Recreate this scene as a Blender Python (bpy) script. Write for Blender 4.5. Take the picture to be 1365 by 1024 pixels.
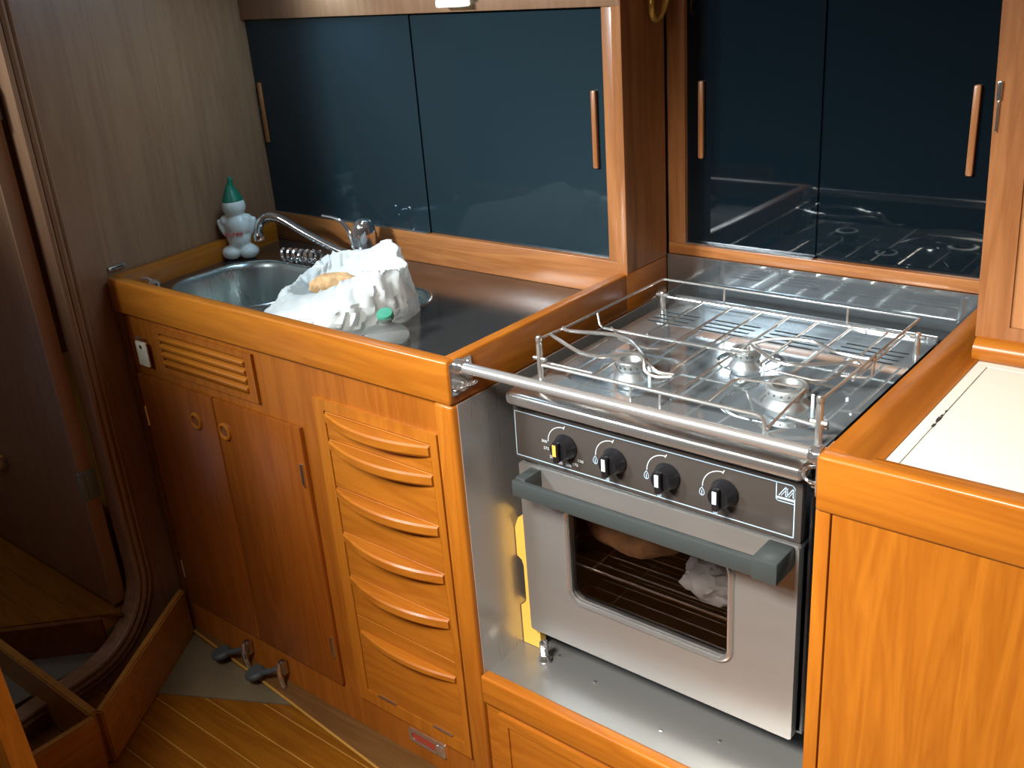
import bpy, bmesh, math, random
from mathutils import Vector, Matrix, noise
random.seed(7)
for o in list(bpy.data.objects): bpy.data.objects.remove(o)
S = bpy.context.scene
COL = S.collection
Z0 = 0.82            # the counter tops are 0.82 m above the cabin sole; lengths below are measured from the counter top

# ------------------------------------------------------------------ camera
cam = bpy.data.cameras.new('camera'); co = bpy.data.objects.new('camera', cam); COL.objects.link(co)
yaw, pit, rol = 0.71443, -0.39911, -0.07768
f = Vector((-math.sin(yaw)*math.cos(pit), math.cos(yaw)*math.cos(pit), math.sin(pit)))
r = f.cross(Vector((0, 0, 1))).normalized(); u = r.cross(f)
r2 = math.cos(rol)*r + math.sin(rol)*u; u2 = -math.sin(rol)*r + math.cos(rol)*u
m = Matrix((r2, u2, -f)).transposed().to_4x4(); m.translation = Vector((0.9232, -0.92817, 0.51131+Z0))
co.matrix_world = m
cam.sensor_width = 36; cam.lens = 36*1346.06/1365; cam.clip_start = .02
S.camera = co
# ------------------------------------------------------------------ view + world + lights
S.view_settings.view_transform = 'Standard'; S.view_settings.look = 'None'
S.view_settings.gamma = 1; S.view_settings.use_curve_mapping = False
S.view_settings.exposure = -0.15
w = bpy.data.worlds.new('world'); S.world = w; w.use_nodes = True
w.node_tree.nodes['Background'].inputs[0].default_value = (.55, .75, 1, 1)
w.node_tree.nodes['Background'].inputs[1].default_value = .5

def area(name, loc, target, sx, sy, power, col, spread=180):
    l = bpy.data.lights.new(name, 'AREA'); l.shape = 'RECTANGLE'; l.size = sx; l.size_y = sy
    l.energy = power; l.color = col; l.spread = math.radians(spread)
    o = bpy.data.objects.new(name, l); COL.objects.link(o)
    o.location = Vector(loc)+Vector((0, 0, Z0))
    o.rotation_euler = (Vector(target)-Vector(loc)).to_track_quat('-Z', 'Y').to_euler()
    return o
area('hatch_light', (.26, -1.05, 1.0), (.50, -.05, -.42), .45, .45, 23, (1, .94, .85), 74)
area('forward_hatch_light', (-1.02, -1.43, .99), (.06, .59, .07), .52, .12, 9, (.86, .95, 1), 46)
area('cabin_fill', (-.75, -.95, 1.0), (-.3, .2, -.1), 1.2, .6, 2.6, (.92, .95, 1), 170)  # unseen fill, added to lift the left of the cabin
area('strip_light', (-.60, .34, .52), (-.80, .22, -.1), .5, .05, 2.0, (.5, .78, 1), 170)
area('next_cabin_fill', (-1.9, -.5, 1.0), (-1.5, -.4, -.8), .4, .4, 1.3, (1, .92, .8), 165)  # unseen fill added to brighten the space beyond the bulkhead opening

# ------------------------------------------------------------------ materials
def mat(name): 
    m_ = bpy.data.materials.new(name); m_.use_nodes = True
    nt = m_.node_tree; return m_, nt, nt.nodes['Principled BSDF']
def plain(name, col, rough=.5, metal=0, coat=0, spec=.5, bump=0, bscale=200, var=0, trans=0, ior=1.45):
    m_, nt, b = mat(name)
    b.inputs['Base Color'].default_value = (*col, 1); b.inputs['Roughness'].default_value = rough
    b.inputs['Metallic'].default_value = metal; b.inputs['Coat Weight'].default_value = coat
    b.inputs['Specular IOR Level'].default_value = spec; b.inputs['Transmission Weight'].default_value = trans
    b.inputs['IOR'].default_value = ior
    if bump or var:
        g = nt.nodes.new('ShaderNodeNewGeometry'); n = nt.nodes.new('ShaderNodeTexNoise')
        n.inputs['Scale'].default_value = bscale; n.inputs['Detail'].default_value = 4
        nt.links.new(g.outputs['Position'], n.inputs['Vector'])
        if bump:
            bp = nt.nodes.new('ShaderNodeBump'); bp.inputs['Strength'].default_value = bump; bp.inputs['Distance'].default_value = .002
            nt.links.new(n.outputs['Fac'], bp.inputs['Height']); nt.links.new(bp.outputs[0], b.inputs['Normal'])
        if var:
            r_ = nt.nodes.new('ShaderNodeValToRGB'); c = r_.color_ramp.elements
            c[0].position = .3; c[1].position = .7
            c[0].color = tuple(x*(1-var) for x in col)+(1,); c[1].color = tuple(min(1, x*(1+var)) for x in col)+(1,)
            nt.links.new(n.outputs['Fac'], r_.inputs[0]); nt.links.new(r_.outputs[0], b.inputs['Base Color'])
    return m_
def wood(name, a, b_, axis, rough=.33, coat=.16, scale=1.0):
    m_, nt, b = mat(name)
    g = nt.nodes.new('ShaderNodeNewGeometry'); mp = nt.nodes.new('ShaderNodeMapping')
    s = [14*scale]*3; s['xyz'.index(axis)] = 1.1*scale
    mp.inputs['Scale'].default_value = s
    nt.links.new(g.outputs['Position'], mp.inputs['Vector'])
    n1 = nt.nodes.new('ShaderNodeTexNoise'); n1.inputs['Scale'].default_value = 1.6; n1.inputs['Detail'].default_value = 3; n1.inputs['Distortion'].default_value = .9
    n2 = nt.nodes.new('ShaderNodeTexNoise'); n2.inputs['Scale'].default_value = 14; n2.inputs['Detail'].default_value = 5; n2.inputs['Roughness'].default_value = .7
    nt.links.new(mp.outputs[0], n1.inputs['Vector']); nt.links.new(mp.outputs[0], n2.inputs['Vector'])
    # growth rings: fold the large noise so that contour lines appear along the grain
    mu = nt.nodes.new('ShaderNodeMath'); mu.operation = 'MULTIPLY'; mu.inputs[1].default_value = 9
    fr = nt.nodes.new('ShaderNodeMath'); fr.operation = 'PINGPONG'; fr.inputs[1].default_value = 1
    nt.links.new(n1.outputs['Fac'], mu.inputs[0]); nt.links.new(mu.outputs[0], fr.inputs[0])
    mx = nt.nodes.new('ShaderNodeMix'); mx.data_type = 'FLOAT'; mx.inputs[0].default_value = .6
    nt.links.new(fr.outputs[0], mx.inputs[2]); nt.links.new(n2.outputs['Fac'], mx.inputs[3])
    cr = nt.nodes.new('ShaderNodeValToRGB'); e = cr.color_ramp.elements
    e[0].position = .22; e[1].position = .78; e[0].color = (*b_, 1); e[1].color = (*a, 1)
    nt.links.new(mx.outputs[0], cr.inputs[0]); nt.links.new(cr.outputs[0], b.inputs['Base Color'])
    b.inputs['Roughness'].default_value = rough; b.inputs['Coat Weight'].default_value = coat; b.inputs['Coat Roughness'].default_value = .18
    b.inputs['Specular IOR Level'].default_value = .28
    bp = nt.nodes.new('ShaderNodeBump'); bp.inputs['Strength'].default_value = .12; bp.inputs['Distance'].default_value = .001
    nt.links.new(n2.outputs['Fac'], bp.inputs['Height']); nt.links.new(bp.outputs[0], b.inputs['Normal'])
    return m_
def steel(name, col, rough, axis='x', streak=.25, bump=.05, metal=.86):
    m_, nt, b = mat(name)
    g = nt.nodes.new('ShaderNodeNewGeometry'); mp = nt.nodes.new('ShaderNodeMapping')
    s = [160]*3; s['xyz'.index(axis)] = 4
    mp.inputs['Scale'].default_value = s
    n = nt.nodes.new('ShaderNodeTexNoise'); n.inputs['Scale'].default_value = 2; n.inputs['Detail'].default_value = 4
    n3 = nt.nodes.new('ShaderNodeTexNoise'); n3.inputs['Scale'].default_value = 7; n3.inputs['Detail'].default_value = 3
    nt.links.new(g.outputs['Position'], mp.inputs['Vector']); nt.links.new(mp.outputs[0], n.inputs['Vector'])
    nt.links.new(g.outputs['Position'], n3.inputs['Vector'])
    ad = nt.nodes.new('ShaderNodeMath'); ad.operation = 'ADD'
    nt.links.new(n.outputs['Fac'], ad.inputs[0]); nt.links.new(n3.outputs['Fac'], ad.inputs[1])
    mr = nt.nodes.new('ShaderNodeMapRange'); mr.inputs['From Min'].default_value = .6; mr.inputs['From Max'].default_value = 1.4
    mr.inputs['To Min'].default_value = rough*(1-streak); mr.inputs['To Max'].default_value = rough*(1+streak)
    nt.links.new(ad.outputs[0], mr.inputs['Value']); nt.links.new(mr.outputs[0], b.inputs['Roughness'])
    b.inputs['Base Color'].default_value = (*col, 1); b.inputs['Metallic'].default_value = metal
    if bump:
        bp = nt.nodes.new('ShaderNodeBump'); bp.inputs['Strength'].default_value = bump; bp.inputs['Distance'].default_value = .0005
        nt.links.new(n.outputs['Fac'], bp.inputs['Height']); nt.links.new(bp.outputs[0], b.inputs['Normal'])
    return m_
def emit(name, col, st):
    m_, nt, b = mat(name); b.inputs['Emission Color'].default_value = (*col, 1); b.inputs['Emission Strength'].default_value = st
    b.inputs['Base Color'].default_value = (*col, 1); return m_

TA, TB = (.43, .142, .013), (.32, .094, .008)
WX = wood('varnished_teak_along_x', TA, TB, 'x'); WY = wood('varnished_teak_along_y', TA, TB, 'y'); WZ = wood('varnished_teak_upright', TA, TB, 'z')
WD = wood('cabinet_door_teak', (.30, .082, .009), (.22, .055, .006), 'z')  # somewhat darker teak; light falloff to the left is put into it too
WPX = wood('cabinet_front_teak', (.36, .108, .011), (.27, .074, .007), 'z')
UZ = wood('upper_teak_upright', (.36, .145, .05), (.25, .09, .028), 'z', .35, .3)
UX = wood('upper_teak_along_x', (.38, .15, .045), (.26, .09, .025), 'x', .35, .3)
WBULK = wood('bulkhead_teak', (.29, .163, .090), (.235, .122, .066), 'z', .42, .12)
WPANEL = wood('locker_panel_teak', (.50, .23, .09), (.40, .17, .06), 'z', .4, .25)
WFLOOR = wood('teak_plank', (.24, .090, .006), (.17, .055, .004), 'x', .35, .25)
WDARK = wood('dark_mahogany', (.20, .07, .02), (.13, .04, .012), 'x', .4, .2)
WPALE = wood('pale_seam', (.45, .24, .05), (.38, .19, .04), 'x', .45, .1)
WGREY = wood('worn_grey_teak', (.26, .2, .12), (.20, .15, .09), 'y', .55, .05)
CEIL = plain('ceiling_vinyl', (.66, .66, .64), .7, var=.05, bscale=5)
GLASS2 = plain('hazed_black_acrylic', (.014, .026, .033), .05, spec=.5)  # black acrylic with the bluish haze on the left doors put into its colour
GLASS = plain('black_acrylic', (.003, .007, .010), .035, spec=.5)
ALU = plain('aluminium_track', (.75, .78, .8), .25, 1)
SHOB = steel('hob_steel', (.50, .57, .61), .06, 'x', .3, .0, .80)
STRIM = steel('cooker_trim_steel', (.60, .59, .57), .22, 'x', .3, .02, .85)
SBACK = steel('polished_backsplash_steel', (.45, .50, .53), .07, 'x', .5, .0, .9)
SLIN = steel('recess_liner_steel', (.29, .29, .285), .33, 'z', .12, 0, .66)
WSK = wood('skirting_teak', (.15, .075, .025), (.11, .05, .016), 'x')
WLIT = wood('lit_door_edge_teak', (.36, .22, .13), (.30, .18, .10), 'z', .45, .1)  # pale tone stands for cabin light on the door's edge
SLIN2 = steel('recess_liner_steel_lit', (.56, .55, .54), .30, 'z', .12, 0, .62)  # liner steel lightened to make up for weak light on the left side
SDOOR = steel('brushed_oven_door_steel', (.45, .445, .43), .40, 'x', .15, .03, .78)
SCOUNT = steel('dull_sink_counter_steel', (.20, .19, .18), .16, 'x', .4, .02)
SBOWL = steel('sink_bowl_steel', (.40, .45, .44), .30, 'z', .3, .03)
CHROME = plain('chrome', (.82, .82, .82), .09, .93)
WIRE = plain('stainless_wire', (.74, .73, .70), .2, .88)
BAR = plain('satin_stainless_bar', (.75, .74, .73), .22, .8)
CASTAL = plain('cast_aluminium', (.38, .41, .42), .42, .75, bump=.1)
DARKAL = plain('sooted_aluminium', (.12, .12, .12), .5, .6)
BLACK = plain('black_plastic', (.012, .012, .014), .28, coat=.3)
PANEL = plain('bronze_black_fascia', (.058, .050, .045), .26, coat=.2)
INK = plain('pale_blue_print', (.42, .56, .68), .5)
WINK = plain('white_print', (.62, .66, .70), .5)
PWHITE = plain('white_pointer', (.72, .85, .92), .4)
PORANGE = plain('orange_pointer', (.85, .42, .07), .4)
GREYH = plain('slate_grey_handle_paint', (.042, .050, .050), .38, coat=.15)
OVENIN = plain('oven_enamel', (.012, .010, .010), .45)
OGLASS = plain('oven_window_glass', (.55, .50, .48), .03, trans=1, ior=1.3)
CREAM = plain('cream_laminate', (.80, .79, .70), .42, var=.03, bscale=3)
CHIP = plain('dark_chip', (.04, .035, .03), .7)
YEL = plain('yellow_board_plastic', (.92, .54, .10), .45)
LEGEND_RED = plain('red_print', (.62, .06, .05), .5)
BWHITE = plain('white_bottle_plastic', (.74, .78, .74), .3, coat=.2)
BGREEN = plain('green_bottle_plastic', (.01, .17, .10), .35, coat=.2)
CGREEN = plain('green_cap_plastic', (.045, .28, .17), .4)
BREAD = plain('bread_crust', (.50, .30, .14), .8, bump=.6, bscale=70, var=.35)
PAPER = plain('brown_bread_crust', (.62, .33, .15), .7, bump=.5, bscale=50, var=.3)
FOIL = plain('white_plastic_wrap', (.70, .74, .76), .3, bump=.5, bscale=60)
IVORY = plain('ivory_plate', (.72, .68, .52), .5, var=.1, bscale=90)
RUBBER = plain('dark_rubber', (.05, .06, .065), .6)
DULL = plain('dull_chrome', (.55, .54, .52), .3, 1)
BRASS = plain('brass', (.72, .47, .10), .3, .6)
HGREEN = plain('verdigris_hinge', (.16, .20, .18), .5, .3)
SHEET = plain('grey_sheet', (.14, .11, .065), .55, var=.12, bscale=14)
LAMP = emit('lamp_diffuser', (.80, 1, .92), 1.6)
SILLM = plain('threshold_metal', (.26, .25, .22), .4, .6)
STONE = plain('dull_red_plate', (.35, .05, .03), .5)
m_, nt, b = mat('clear_plastic')
b.inputs['Base Color'].default_value = (.80, .82, .80, 1); b.inputs['Roughness'].default_value = .14; b.inputs['Transmission Weight'].default_value = .9; b.inputs['IOR'].default_value = 1.2
CLEAR = m_
m_, nt, b = mat('thin_white_bag_film')
out = nt.nodes['Material Output']
b.inputs['Base Color'].default_value = (.84, .87, .85, 1); b.inputs['Roughness'].default_value = .35; b.inputs['Specular IOR Level'].default_value = .6
tr = nt.nodes.new('ShaderNodeBsdfTranslucent'); tr.inputs[0].default_value = (.85, .9, .9, 1)
tp = nt.nodes.new('ShaderNodeBsdfTransparent')
m1 = nt.nodes.new('ShaderNodeMixShader'); m1.inputs[0].default_value = .3
m2 = nt.nodes.new('ShaderNodeMixShader'); m2.inputs[0].default_value = .10
nt.links.new(b.outputs[0], m1.inputs[1]); nt.links.new(tr.outputs[0], m1.inputs[2])
nt.links.new(m1.outputs[0], m2.inputs[1]); nt.links.new(tp.outputs[0], m2.inputs[2]); nt.links.new(m2.outputs[0], out.inputs[0])
BAG = m_

# ------------------------------------------------------------------ helpers
XF = None           # (size, shift) applied to what is built at its catalogue size and then set in place
def xf(p): return Vector(p) if XF is None else Vector(p)*XF[0]+Vector(XF[1])
def thing(name, label, cat, loc=(0, 0, 0), group=None):
    o = bpy.data.objects.new(name, None); COL.objects.link(o); o.empty_display_size = .05
    loc = xf(loc)
    o.location = (loc[0], loc[1], loc[2]+Z0); o['label'] = label; o['category'] = cat
    if group: o['group'] = group
    return o
def wloc(o):
    v = Vector(o.location)
    while o.parent: o = o.parent; v += o.location
    return v
def obj(name, bm, mt, parent=None, smooth=True, label=None, cat=None, kind=None, group=None, angle=35):
    bmesh.ops.remove_doubles(bm, verts=bm.verts, dist=1e-6)
    bmesh.ops.recalc_face_normals(bm, faces=bm.faces)
    c = Vector((0, 0, 0))
    if XF is not None:
        for v in bm.verts: v.co = xf(v.co)
    for v in bm.verts: c += v.co
    c /= max(1, len(bm.verts))
    lo = min(v.co.z for v in bm.verts)
    if parent is None: c.z = lo
    for v in bm.verts: v.co -= c
    me = bpy.data.meshes.new(name); bm.to_mesh(me); bm.free(); me.materials.append(mt)
    if smooth:
        for p_ in me.polygons: p_.use_smooth = True
        try: me.set_sharp_from_angle(angle=math.radians(angle))
        except Exception: pass
    o = bpy.data.objects.new(name, me); COL.objects.link(o)
    c.z += Z0
    if parent: o.parent = parent; o.location = c-wloc(parent)
    else: o.location = c
    if label: o['label'] = label
    if cat: o['category'] = cat
    if kind: o['kind'] = kind
    if group: o['group'] = group
    return o
def B(): return bmesh.new()
def box(bm, x0, x1, y0, y1, z0, z1, r_=0, seg=2, rot=None, piv=None):
    t = bmesh.new(); bmesh.ops.create_cube(t, size=1)
    for v in t.verts: v.co = Vector((x0+(v.co.x+.5)*(x1-x0), y0+(v.co.y+.5)*(y1-y0), z0+(v.co.z+.5)*(z1-z0)))
    if r_: bmesh.ops.bevel(t, geom=t.edges[:], offset=r_, segments=seg, affect='EDGES', profile=.5)
    if rot is not None:
        bmesh.ops.rotate(t, verts=t.verts, cent=piv or Vector(((x0+x1)/2, (y0+y1)/2, (z0+z1)/2)), matrix=rot)
    merge(bm, t)
    return bm
def merge(bm, t):
    me = bpy.data.meshes.new('tmp'); t.to_mesh(me); t.free(); bm.from_mesh(me); bpy.data.meshes.remove(me)
def catmull(pts, n=6, closed=False):
    P = [Vector(p) for p in pts]; N = len(P); out = []
    rng = range(N) if closed else range(N-1)
    for i in rng:
        if closed: a, b_, c, d = P[(i-1) % N], P[i], P[(i+1) % N], P[(i+2) % N]
        else: a, b_, c, d = P[max(i-1, 0)], P[i], P[i+1], P[min(i+2, N-1)]
        for k in range(n):
            t = k/n
            out.append(.5*((2*b_)+(c-a)*t+(2*a-5*b_+4*c-d)*t*t+(3*b_-a-3*c+d)*t**3))
    if not closed: out.append(P[-1])
    return out
def tube(bm, pts, rad, n=8, closed=False, caps=True):
    P = [Vector(p) for p in pts]; N = len(P); rs = rad if isinstance(rad, (list, tuple)) else [rad]*N
    prev = None; rings = []
    for i, p in enumerate(P):
        if closed: d = (P[(i+1) % N]-P[i-1]).normalized()
        else: d = (P[min(i+1, N-1)]-P[max(i-1, 0)]).normalized()
        if prev is None:
            a = Vector((0, 0, 1)) if abs(d.z) < .9 else Vector((1, 0, 0)); prev = (a-a.dot(d)*d).normalized()
        else: prev = (prev-prev.dot(d)*d).normalized()
        q = d.cross(prev)
        rings.append([bm.verts.new(p+rs[i]*(math.cos(2*math.pi*k/n)*prev+math.sin(2*math.pi*k/n)*q)) for k in range(n)])
    for i in range(N if closed else N-1):
        A, C = rings[i], rings[(i+1) % N]
        for k in range(n): bm.faces.new((A[k], A[(k+1) % n], C[(k+1) % n], C[k]))
    if caps and not closed: bm.faces.new(rings[0][::-1]); bm.faces.new(rings[-1])
    return bm
def lathe(bm, c, prof, n=32, axis=(0, 0, 1), cap=True):
    c = Vector(c); ax = Vector(axis).normalized(); q = Vector((0, 0, 1)).rotation_difference(ax)
    rings = []
    for (rr, h) in prof:
        rings.append([bm.verts.new(c+q @ Vector((rr*math.cos(2*math.pi*k/n), rr*math.sin(2*math.pi*k/n), h))) for k in range(n)])
    for i in range(len(rings)-1):
        A, C = rings[i], rings[i+1]
        for k in range(n): bm.faces.new((A[k], A[(k+1) % n], C[(k+1) % n], C[k]))
    if cap: bm.faces.new(rings[0][::-1]); bm.faces.new(rings[-1])
    return bm
def rrect(x0, x1, y0, y1, rr, n=6):
    out = []
    for cx, cy, a0 in ((x1-rr, y1-rr, 0), (x0+rr, y1-rr, 90), (x0+rr, y0+rr, 180), (x1-rr, y0+rr, 270)):
        for k in range(n+1):
            a = math.radians(a0+90*k/n); out.append((cx+rr*math.cos(a), cy+rr*math.sin(a)))
    return out
def circ(cx, cy, rr, n=32): return [(cx+rr*math.cos(2*math.pi*k/n), cy+rr*math.sin(2*math.pi*k/n)) for k in range(n)]
def plate(bm, outer, holes, f0, f1):
    """a sheet with holes: f0/f1 map a 2-D point to the front and back face"""
    for fn in (f0, f1):
        if fn is None: continue
        t = bmesh.new(); edges = []
        for loop in [outer]+holes:
            vs = [t.verts.new(fn(*p)) for p in loop]
            for i in range(len(vs)): edges.append(t.edges.new((vs[i], vs[(i+1) % len(vs)])))
        bmesh.ops.triangle_fill(t, use_beauty=True, use_dissolve=False, edges=edges)
        merge(bm, t)
    if f1 is not None:
        for loop in [outer]+holes:
            a = [bm.verts.new(f0(*p)) for p in loop]; c = [bm.verts.new(f1(*p)) for p in loop]
            for i in range(len(loop)):
                j = (i+1) % len(loop); bm.faces.new((a[i], a[j], c[j], c[i]))
    return bm
def ellipsoid(bm, c, s, rot=None, us=24, vs=14):
    t = bmesh.new(); bmesh.ops.create_uvsphere(t, u_segments=us, v_segments=vs, radius=1)
    for v in t.verts:
        q = Vector((v.co.x*s[0], v.co.y*s[1], v.co.z*s[2]))
        if rot is not None: q = rot @ q
        v.co = q+Vector(c)
    merge(bm, t); return bm
def text(txt, loc, size, mt, parent, rot=(math.pi/2, 0, 0), name='lettering', th=.0002, align='CENTER', sx=1.0):
    c = bpy.data.curves.new(name, 'FONT'); c.body = txt; c.size = size; c.align_x = align; c.align_y = 'CENTER'; c.extrude = th; c.resolution_u = 3
    t = bpy.data.objects.new('tmp', c); COL.objects.link(t)
    dg = bpy.context.evaluated_depsgraph_get(); me = bpy.data.meshes.new_from_object(t.evaluated_get(dg))
    bpy.data.objects.remove(t); me.materials.clear(); me.materials.append(mt)
    for v in me.vertices: v.co.x *= sx
    o = bpy.data.objects.new(name, me); COL.objects.link(o); o.rotation_euler = rot
    loc = xf(loc); o.parent = parent; o.location = Vector((loc[0], loc[1], loc[2]+Z0))-wloc(parent)
    if XF: o.scale = (XF[0],)*3
    return o

# ------------------------------------------------------------------ room shell
def st(name, bm, mt, parent=None, **k): return obj(name, bm, mt, parent, kind=None if parent else 'structure', **k)
ZF = -.82; ZC = 1.06
fl = st('floor', box(B(), -1.3, 2.0, -2.2, .80, ZF-.06, ZF-.0016), WPALE, smooth=False)
y = .0; k = 0
plank_me = None
while y > -2.2:
    o = obj('plank', box(B(), -1.02, 2.0, y-.0565, y-.0012, ZF-.010, ZF, .0006, 1), WFLOOR, fl); y -= .058
st('ceiling', box(B(), -3.2, 2.0, -2.2, .8, ZC, ZC+.05), CEIL, smooth=False)
st('wall_back', box(B(), -3.2, 2.0, .80, .85, ZF-.06, ZC), WBULK, smooth=False)
st('wall_right', box(B(), 2.0, 2.05, -2.2, .85, ZF-.06, ZC), WBULK, smooth=False)
st('wall_front', box(B(), -3.2, 2.0, -2.25, -2.2, ZF-.06, ZC), WBULK, smooth=False)
# left bulkhead, slightly skewed, with its round-cornered opening
TD = Vector((-.1235, .9923, 0)); ND = Vector((.9923, .1235, 0)); P0 = Vector((-.898, 0, 0))
def bp_(s, z, off=0): return P0+TD*s+ND*off+Vector((0, 0, z))
hole = rrect(-.97, -.090, -.765, .93, .15, 10)
wl = st('wall_left', plate(B(), [(-1.03, ZF-.06), (.80, ZF-.06), (.80, ZC), (-1.03, ZC)], [hole[::-1]], lambda s, z: bp_(s, z), lambda s, z: bp_(s, z, -.035)), WBULK, smooth=False)
for i, (ex, rr) in enumerate(((.0035, .0065), (.0165, .0085), (.030, .0055))):
    tb = B(); tube(tb, [bp_(s, z, .001) for s, z in rrect(-.97-ex, -.090+ex, -.765-ex, .93+ex, .15+ex, 12)], rr, 8, closed=True)
    obj('moulding', tb, WBULK, wl)
# next cabin seen through the opening
fb = st('floor', plate(B(), [(-3.2, -1.9), (-1.45, -.70), (-.925, -.165), (-.93, .8), (-3.2, .8)], [], lambda a, c: Vector((a, c, -.703)), lambda a, c: Vector((a, c, -.735))), WPALE, smooth=False)
fb.name = 'floor.001'
y = .10
for k in range(16):
    y1 = y-.0572
    xe = -.93+(y1+.165)*.98 if y1 < -.165 else -.93
    obj('plank', plate(B(), [(-2.6, y1), (xe, y1), (xe+ (.056 if y1 < -.165 else 0), y), (-2.6, y)], [], lambda a, c: Vector((a, c, -.696)), lambda a, c: Vector((a, c, -.704))), WFLOOR, fb, smooth=False)
    y -= .058
st('trim_1', plate(B(), [(-1.45, -.70), (-.925, -.165), (-.915, -.173), (-1.44, -.71)], [], lambda a, c: Vector((a, c, -.697)), lambda a, c: Vector((a, c, -.80))), WDARK, smooth=False)
st('trim_2', plate(B(), [(-1.5, -.95), (-.915, -.95), (-.915, -.17), (-1.05, -.29)], [], lambda a, c: Vector((a, c, -.775)), lambda a, c: Vector((a, c, -.80))), SILLM, smooth=False)
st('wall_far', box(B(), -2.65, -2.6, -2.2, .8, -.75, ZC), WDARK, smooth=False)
d = st('door_1', box(B(), -1.55, -.932, -.132, -.104, -.690, .98, .003), WBULK)
for zz in (-.405, .345):
    hb = B(); box(hb, -.930, -.920, -.137, -.101, zz-.032, zz+.032, .002); tube(hb, [(-.926, -.128, zz-.03), (-.926, -.128, zz+.03)], .007, 10)
    obj('hinge', hb, HGREEN, d)
obj('lit_edge_strip', box(B(), -.932, -.924, -.134, -.103, -.688, .978, .002), WLIT, d)  # pale strip added so that the leaf edge looks lit
t = thing('door_catch', 'small tan wooden block on the dark door seen through the bulkhead opening', 'catch', (-1.28, -.14, -.45))
obj('block', box(B(), -1.33, -1.268, -.150, -.1325, -.455, -.425, .003), WPALE, t)
obj('striker', box(B(), -1.272, -1.262, -.152, -.1325, -.450, -.430, .001), DULL, t)

# ------------------------------------------------------------------ sink cabinet
XL = -.893; ZT = -.068
cab = thing('sink_cabinet', 'varnished teak cabinet under the sink with doors, louvres and curved-lip drawers', 'cabinet', (-.45, .2, ZF))
obj('front_panel', box(B(), XL, -.002, .010, .028, ZF, ZT+.01, .001, 1), WPX, cab)
obj('side_panel', box(B(), -.020, -.0012, .028, .585, ZF, ZT), WY, cab)
fr = B(); box(fr, XL, .0, 0, .022, ZT, 0, .0045, 3)
obj('fiddle_rail', fr, WX, cab)
obj('fiddle_rail', box(B(), -.021, 0, .012, .4585, ZT, 0, .0035, 3), WY, cab)
obj('fiddle_rail', box(B(), -.021, .0004, .455, .585, ZT, 0, .0015), WY, cab)
# left fiddle along the skewed bulkhead
t = B()
for (s, o_, z) in ((0, 0, 0),): pass
def skew_box(s0, s1, o0, o1, z0, z1, r_=0):
    q = B(); box(q, s0, s1, o0, o1, z0, z1, r_, 2)
    for v in q.verts: v.co = bp_(v.co.x, v.co.z, v.co.y)
    return q
obj('fiddle_rail', skew_box(.018, .446, .0012, .022, ZT, 0, .003), WY, cab)
obj('corner_post', box(B(), -.037, .001, .001, .030, ZF, ZT-.0005, .006, 3), WZ, cab)
obj('end_stile', box(B(), XL, -.872, .004, .012, ZF, ZT, .002), WDARK, cab)
# louvred vent
v = obj('vent_grille', plate(B(), [(-.775, -.172), (-.470, -.172), (-.470, -.079), (-.775, -.079)], [[(-.752, -.160), (-.752, -.090), (-.492, -.090), (-.492, -.160)]],
    lambda a, c: Vector((a, .0045, c)), lambda a, c: Vector((a, .0105, c))), WPX, cab, smooth=False)
for i in range(4):
    z = -.099-.0165*i
    obj('slat', box(B(), -.753, -.491, .0005, .0115, z-.0065, z+.0045, .0028, 2, rot=Matrix.Rotation(.45, 3, 'X')), WX, v)
# doors
for x0, x1, rx, hx, hs in ((-.862, -.613, -.678, -.857, 1), (-.611, -.364, -.588, -.372, -1)):
    dr = obj('door', box(B(), x0, x1, .0015, .0105, -.730, -.191, .002), WD, cab)
    rg = B(); lathe(rg, (rx, .0015, -.253), [(.0095, -.0005), (.0110, .003), (.0140, .0045), (.0170, .003), (.0182, -.0002)], 28, (0, -1, 0), cap=False)
    obj('finger_ring', rg, WX, dr)
    cup = B(); lathe(cup, (rx, .0012, -.253), [(.0002, -.0002), (.0098, -.0002), (.0098, .0008), (.0002, .0008)], 24, (0, -1, 0)); obj('finger_hole', cup, WDARK, dr)
    for hz in (-.283, -.645): 
        hb = B(); tube(hb, [(hx, .001, hz-.022), (hx, .001, hz+.022)], .0028, 8); box(hb, hx-.007, hx+.001, .0005, .0014, hz-.02, hz+.02)
        obj('hinge', hb, DULL, dr)
# drawer stack
obj('drawer_frame', plate(B(), [(-.318, -.735), (-.040, -.735), (-.040, -.124), (-.318, -.124)], [[(-.293, -.708), (-.293, -.142), (-.054, -.142), (-.054, -.708)]],
    lambda a, c: Vector((a, .0035, c)), lambda a, c: Vector((a, .0105, c))), WZ, cab, smooth=False)
def pull(z, x0, x1, dep, th, par):
    q = B(); n = 20; rows = []
    for i in range(n+1):
        x = x0+(x1-x0)*i/n; tt = (2*i/n-1); d_ = .004+dep*(1-tt*tt)
        rows.append([q.verts.new((x, .006, z)), q.verts.new((x, .005-d_+.003, z+.000)), q.verts.new((x, .005-d_, z-.003)), q.verts.new((x, .005-d_, z-th+.005)), q.verts.new((x, .005-d_+.004, z-th)), q.verts.new((x, .006, z-th+.004))])
    for i in range(n):
        for k in range(6): q.faces.new((rows[i][k], rows[i][(k+1) % 6], rows[i+1][(k+1) % 6], rows[i+1][k]))
    q.faces.new(rows[0]); q.faces.new(rows[-1][::-1])
    return obj('pull', q, WX, par)
zs = [-.1445, -.194, -.283, -.370, -.456, -.5405]
for i in range(5):
    dr = obj('drawer', box(B(), -.2915, -.0555, .0045, .0115, zs[i+1]+.0013, zs[i], .0008, 1), WX, cab)
    pull(zs[i]-.001, -.290, -.057, .022, .0205, dr)
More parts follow.
